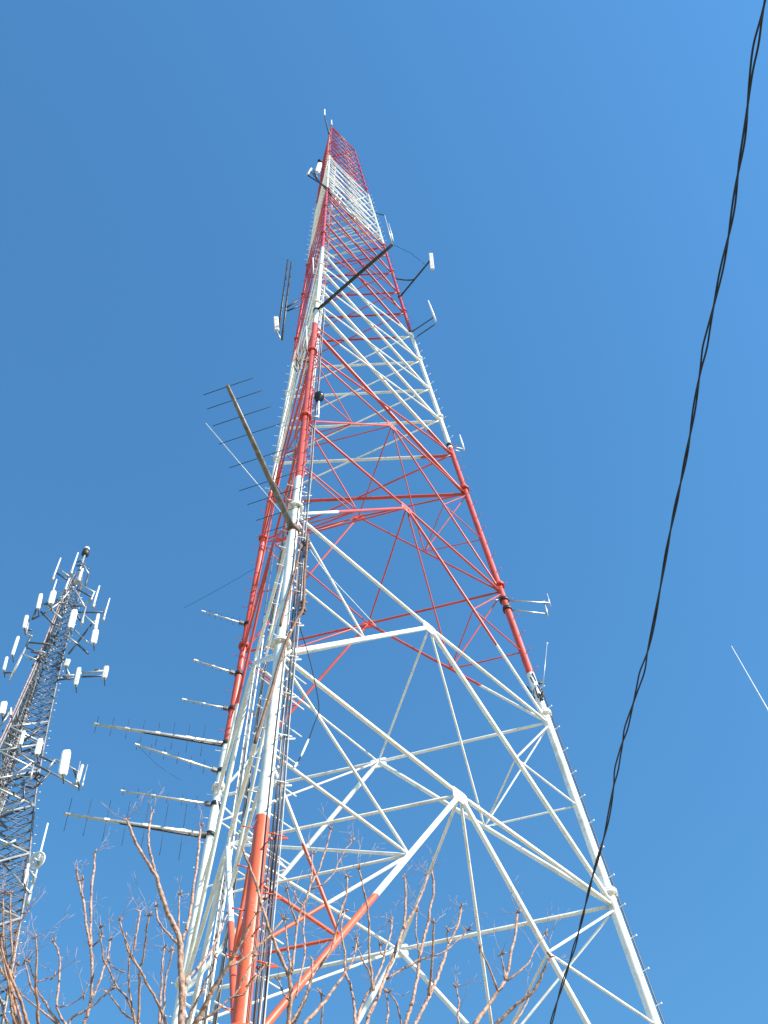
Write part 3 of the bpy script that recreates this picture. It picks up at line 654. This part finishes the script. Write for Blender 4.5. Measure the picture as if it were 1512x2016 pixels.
# lone white whip at the right edge
q = at_y(1440, 1272, 6); t = thing('whip_antenna', (q.x, q.y, 0), 'lone thin white whip leaning into view at the right edge', 'antenna')
lean = (at_y(1512, 1398, 6)-q); lean = lean/(-lean.z)
MB().poly([q, q+lean*3, q+lean*6.2], [.014, .022, .026], 8).build('rod', WHITE, t); e = q+lean*6.1
MB().poly([e, Vector((e.x+.15, e.y, 0))], [.035, .05], 10).build('support_pole', GALV, t)
# ------------------------------------------------------------------ bare trees along the bottom
def z1(x, y): return x/3.024, 1600+y/3.024
def z2(x, y): return 500+x/3.024, 1600+y/3.024
def z3(x, y): return 900+x/2.47, 1600+y/2.47
def z4(x, y): return 300+x/5.815, 1800+y/5.815
TREES = [
 dict(label='bare reddish tree with a tight bundle of stems at the far left', base=(12, 2500), Y=-12.6, m=BARK2, limbs=[
  (z1, 3, 5.5, [(20, 480), (20, 700), (35, 850), (60, 1000), (95, 1250)]), (z1, 3, 5.5, [(65, 480), (62, 650), (75, 850), (62, 930), (70, 1100), (110, 1258)]),
  (z1, 2, 4, [(160, 590), (105, 690), (85, 800), (72, 900)]), (z1, 3, 7, [(0, 730), (15, 830), (40, 920), (90, 1040), (140, 1180), (165, 1258)]), (z1, 3, 5, [(-20, 1060), (0, 1110), (20, 1180), (45, 1258)]), (z1, 2, 4, [(-10, 900), (20, 960), (60, 1020)]), (z1, 2.5, 5, [(95, 900), (80, 980), (85, 1080), (110, 1180), (130, 1258)]), (z1, 2.5, 5, [(-5, 800), (30, 930), (55, 1060), (70, 1180), (85, 1258)])]),
 dict(label='small bare tree with thin pale stems left of the lowest yagi booms', base=(150, 2480), Y=-12.2, m=BARK, limbs=[
  (z1, 3, 6, [(215, 740), (218, 880), (212, 1010), (222, 1120), (228, 1258)]), (z1, 2.5, 4, [(150, 880), (165, 960), (190, 1040), (215, 1090)]), (z1, 3, 5, [(320, 770), (350, 840), (355, 940), (345, 1050), (335, 1140), (365, 1220), (390, 1258)]),
  (z1, 2.5, 4.5, [(120, 1080), (200, 1140), (260, 1190), (340, 1258)]), (z1, 2.5, 5, [(165, 880), (190, 950), (235, 1080), (270, 1130), (310, 1200), (350, 1258)]), (z1, 1.5, 2.5, [(325, 975), (270, 990), (215, 1010)]), (z1, 1.5, 3, [(500, 1090), (440, 1130), (365, 1155), (335, 1140)])]),
 dict(label='bare tree with one tall pale forked stem between the booms and the left edge', base=(200, 2520), Y=-11.9, m=BARK, limbs=[
  (z1, 4, 6.5, [(565, 240), (560, 330), (545, 450), (540, 620), (540, 780), (550, 900), (545, 1050), (540, 1130), (520, 1200), (500, 1258)]), (z1, 4, 5, [(455, 345), (480, 450), (500, 560), (515, 680), (535, 790)]), (z1, 2.5, 3, [(495, 400), (490, 480), (495, 510)]),
  (z1, 3, 3, [(600, 680), (605, 735), (550, 800)]), (z1, 3, 4.5, [(655, 760), (640, 860), (600, 980), (560, 1080), (535, 1130)]), (z1, 2.5, 4.5, [(600, 740), (615, 860), (660, 960), (700, 1040), (760, 1110), (800, 1230), (830, 1258)]),
  (z1, 2.5, 4.5, [(690, 1040), (640, 1070), (560, 1140), (490, 1190), (425, 1220), (415, 1258)]), (z1, 2, 4, [(640, 1070), (700, 1140), (740, 1200), (800, 1230)])]),
 dict(label='bare tree with crossing fine branches just left of the white tower legs', base=(285, 2540), Y=-12.0, m=BARK, limbs=[
  (z1, 3, 5, [(710, 640), (740, 740), (770, 840), (830, 930), (880, 1030), (930, 1110), (990, 1258)]), (z1, 3.5, 4, [(835, 590), (815, 700), (795, 820)]), (z1, 3, 5, [(885, 610), (870, 740), (850, 880), (830, 930), (830, 1100), (820, 1258)]),
  (z1, 2.5, 3.5, [(745, 740), (790, 860), (825, 925)]), (z1, 3, 4.5, [(770, 860), (765, 960), (775, 1100), (800, 1220), (805, 1258)]), (z1, 3, 4.5, [(980, 800), (965, 920), (960, 1040), (950, 1258)]), (z1, 3, 4.5, [(1030, 820), (1000, 930), (985, 1000), (975, 1150), (960, 1258)]), (z1, 1.5, 3, [(640, 880), (690, 930), (745, 950)])]),
 dict(label='bare tree with a thick straight grey trunk in front of the white left leg', base=(372, 2560), Y=-12.4, m=BARK, limbs=[
  (z1, 4, 13, [(755, 40), (800, 160), (860, 270), (925, 370), (950, 450), (990, 570), (1030, 660), (1072, 760), (1075, 900), (1085, 1050), (1080, 1258)]), (z1, 4, 5, [(905, 0), (885, 110), (890, 220), (915, 310), (925, 370)]), (z1, 3, 5, [(925, 560), (945, 650), (1000, 720), (1060, 785)]),
  (z1, 4, 6.5, [(1195, 80), (1180, 250), (1160, 400), (1135, 580), (1110, 690), (1083, 765)]), (z1, 2, 4, [(1070, 490), (1065, 600), (1066, 740)]), (z4, 3, 6, [(860, 0), (720, 330), (560, 570), (400, 740), (375, 800)]), (z4, 3, 4.5, [(720, 480), (690, 640), (600, 780), (560, 900), (500, 1000), (430, 1140), (385, 1256)])]),
 dict(label='bare tree leaning right across the orange foot of the near leg', base=(330, 2600), Y=-12.9, m=BARK, limbs=[
  (z4, 4, 11, [(1190, -10), (1000, 350), (850, 620), (700, 850), (600, 1050), (490, 1256)]), (z4, 3, 5, [(1500, 60), (1310, 280), (1050, 510), (860, 620)]), (z4, 3, 5, [(1290, 580), (1130, 790), (1040, 920), (880, 970), (690, 1140), (500, 1230)]), (z4, 2.5, 4, [(1190, 470), (1080, 660), (980, 870), (890, 960)])]),
 dict(label='bare tree with a thick forked stem beside the orange near leg', base=(560, 2560), Y=-12.3, m=BARK, limbs=[
  (z2, 4, 9, [(-60, 240), (0, 390), (50, 560), (100, 720), (170, 890), (210, 980), (218, 1080), (205, 1258)]), (z2, 3, 5, [(460, 100), (425, 220), (385, 340), (340, 430), (300, 540), (260, 650), (245, 780), (228, 940)]), (z2, 2.5, 4.5, [(350, 250), (340, 400), (320, 480), (290, 560)]),
  (z2, 2, 3.5, [(585, 170), (520, 260), (480, 350), (420, 420), (340, 455)]), (z2, 3.5, 6, [(555, 380), (550, 480), (520, 580), (490, 690), (470, 790), (420, 880), (350, 970), (300, 1130), (240, 1220)]), (z2, 3, 4, [(195, 450), (220, 560), (250, 650)]),
  (z2, 3, 4, [(240, 480), (265, 530), (290, 560)]), (z2, 3, 4.5, [(185, 640), (195, 760), (210, 870), (222, 960)]), (z2, 2.5, 4, [(395, 1070), (405, 1150), (400, 1258)]), (z2, 2.5, 4, [(140, 990), (180, 1080), (210, 1120)]), (z2, 3, 4, [(300, 545), (295, 700), (300, 850), (250, 1100)]), (z2, 3, 6, [(350, 880), (340, 1000), (290, 1130), (240, 1258)])]),
 dict(label='bare tree with dark knotted branches below the orange diagonal', base=(690, 2540), Y=-12.6, m=BARK, limbs=[
  (z2, 3, 5.5, [(625, 340), (650, 450), (680, 590), (685, 720), (685, 850), (700, 960), (710, 1060)]), (z2, 3, 6, [(540, 580), (520, 700), (540, 830), (545, 950), (580, 1050), (600, 1180), (600, 1258)]), (z2, 2.5, 7, [(620, 740), (590, 870), (550, 940), (480, 1040), (400, 1150), (300, 1258)]),
  (z2, 2.5, 4, [(615, 800), (650, 880), (690, 960), (715, 1050)]), (z2, 3, 5.5, [(820, 640), (815, 720), (790, 800), (770, 880), (740, 960), (700, 1040), (650, 1130), (610, 1258)]), (z2, 2, 3.5, [(750, 790), (760, 840), (780, 850)])]),
 dict(label='tall bare tree with straight slender stems in front of the white mid struts', base=(760, 2560), Y=-12.1, m=BARK, limbs=[
  (z2, 4, 8, [(1035, 370), (1000, 480), (950, 590), (890, 690), (850, 800), (790, 960), (740, 1090), (690, 1190), (670, 1258)]), (z2, 4, 5, [(900, 390), (905, 500), (900, 620), (890, 690)]), (z2, 4, 7, [(1060, 340), (1070, 460), (1050, 560), (1040, 650), (1010, 750), (990, 850), (975, 960), (950, 1090), (920, 1200), (900, 1258)]),
  (z2, 4, 7, [(1235, 560), (1210, 680), (1160, 780), (1130, 880), (1100, 960), (1060, 1060), (1020, 1140), (960, 1258)]), (z2, 2, 4.5, [(1275, 700), (1200, 770), (1130, 830), (1000, 870), (890, 930), (790, 990)]), (z2, 3.5, 5.5, [(1070, 660), (1065, 780), (1060, 900), (1050, 1000), (1040, 1090)]),
  (z2, 2.5, 3.5, [(970, 590), (965, 700), (980, 830)]), (z2, 3, 4, [(785, 1070), (800, 1160), (790, 1258)]), (z2, 2, 3.5, [(800, 1070), (850, 1140), (875, 1258)]), (z2, 2.5, 4, [(1205, 1040), (1220, 1120), (1215, 1200), (1220, 1258)]), (z2, 2, 3, [(1150, 690), (1150, 740), (1160, 780)])]),
 dict(label='bare tree with a dark fork at the right end of the row', base=(900, 2560), Y=-12.5, m=BARK, limbs=[
  (z3, 4, 8, [(295, 490), (280, 600), (255, 720), (235, 815), (190, 880), (140, 950), (85, 1028)]), (z3, 2, 4.5, [(430, 590), (380, 660), (340, 740), (240, 818)]), (z3, 3, 4, [(215, 690), (230, 780), (233, 812)]), (z3, 3.5, 6.5, [(455, 700), (420, 770), (400, 820), (360, 880), (290, 930), (240, 980), (190, 1028)]), (z3, 2.5, 4, [(110, 660), (150, 740), (195, 865)]), (z3, 2, 4, [(350, 900), (320, 960), (275, 1028)])])]
def jit(p, a): return p+Vector((random.uniform(-a, a), random.uniform(-a, a), random.uniform(-a, a)))
for T in TREES:
    Y = T['Y']; bx = at_y(T['base'][0], 2016, Y).x
    base = Vector((bx, Y+random.uniform(-.2, .2), 0)); crotch = base+Vector((random.uniform(-.1, .1), 0, 2.1+random.uniform(-.3, .3)))
    tr = thing('bare_tree', base, T['label'], 'tree', 'bare winter trees along the bottom')
    k = (Y-EYE.y); k = math.sqrt(k*k*(1+.75**2))
    roots = []; twigs = MB()
    for fn, ra, rb, pl in T['limbs']:
        n = len(pl); slope = random.uniform(-.35, .35); off = random.uniform(-.12, .12)
        # points lower in the picture come back to the tree's own depth
        P3 = []
        ylast = pl[-1][1]; ext = pl[-1][1] >= 1000
        for (x, y) in pl:
            u = (ylast-y)/400; P3.append(at_y(*fn(x, y), Y+off+slope*u))
        S = arc(P3, 4); m_ = len(S)
        rad_ = [(lerp(ra, rb, (i/(m_-1))**.9)/2)*(S[i]-EYE).length/FPX*random.uniform(.85, 1.12) for i in range(m_)]
        rad_[0] *= .7
        S = [S[0]]+[jit(p, .004) for p in S[1:-1]]+[S[-1]]
        lowpx = fn(*pl[-1])[1]
        if lowpx > 2000:
            # carry the limb on down to the crotch below the frame
            end = S[-1]; dirn = (S[-1]-S[-3]).normalized(); l = (crotch-end).length
            for u in (.2, .4, .6, .8, 1.0):
                q = end+dirn*l*u; w_ = u*u*(3-2*u); S.append(lerp(q, crotch, w_)); rad_.append(rad_[m_-1]*(1+u*1.2))
        MB().poly(S, rad_, 8).build('branch', T['m'], tr)
        # buds / cut knobs along the limb
        kn = MB()
        for i in range(1, m_-1, 2):
            if random.random() < .55:
                d = jit(Vector((0, 0, .4)), 1).normalized(); kn.tube(S[i], S[i]+d*(rad_[i]*1.9+.006), rad_[i]*.5, .002, n=5)
        for q in range(3): d = jit(Vector((0, 0, .5)), 1).normalized(); kn.tube(S[0], S[0]+d*.04, .008, .003, n=5)
        if kn.v: kn.build('bud', T['m'], tr)['kind'] = 'stuff'
        for q in range(4 if m_ > 12 else 2):
            i = 0 if q < 3 else random.randrange(0, max(1, int(m_*.7))); a = S[i]; d = (jit(Vector((0, 0, .7)), .8)).normalized(); ln = random.uniform(.08, .30) if i else random.uniform(.10, .26)
            b = a+d*ln*.5; c = b+(d+jit(Vector((0, 0, 0)), .5)).normalized()*ln*.5
            twigs.poly([a, b, c], [.0022, .0016, .0010], 4)
            for s2 in range(3):
                e = lerp(b, c, random.random()); twigs.tube(e, e+(d+jit(Vector((0, 0, 0)), .9)).normalized()*ln*.45, .0011, .0007, n=4)
    twigs.build('twigs', TWIG, tr)['kind'] = 'stuff'
    MB().poly([base+Vector((0, 0, -.2)), base+Vector((0, 0, .15)), lerp(base, crotch, .6), crotch], [.13, .095, .08, .07], 12).build('trunk', T['m'], tr)
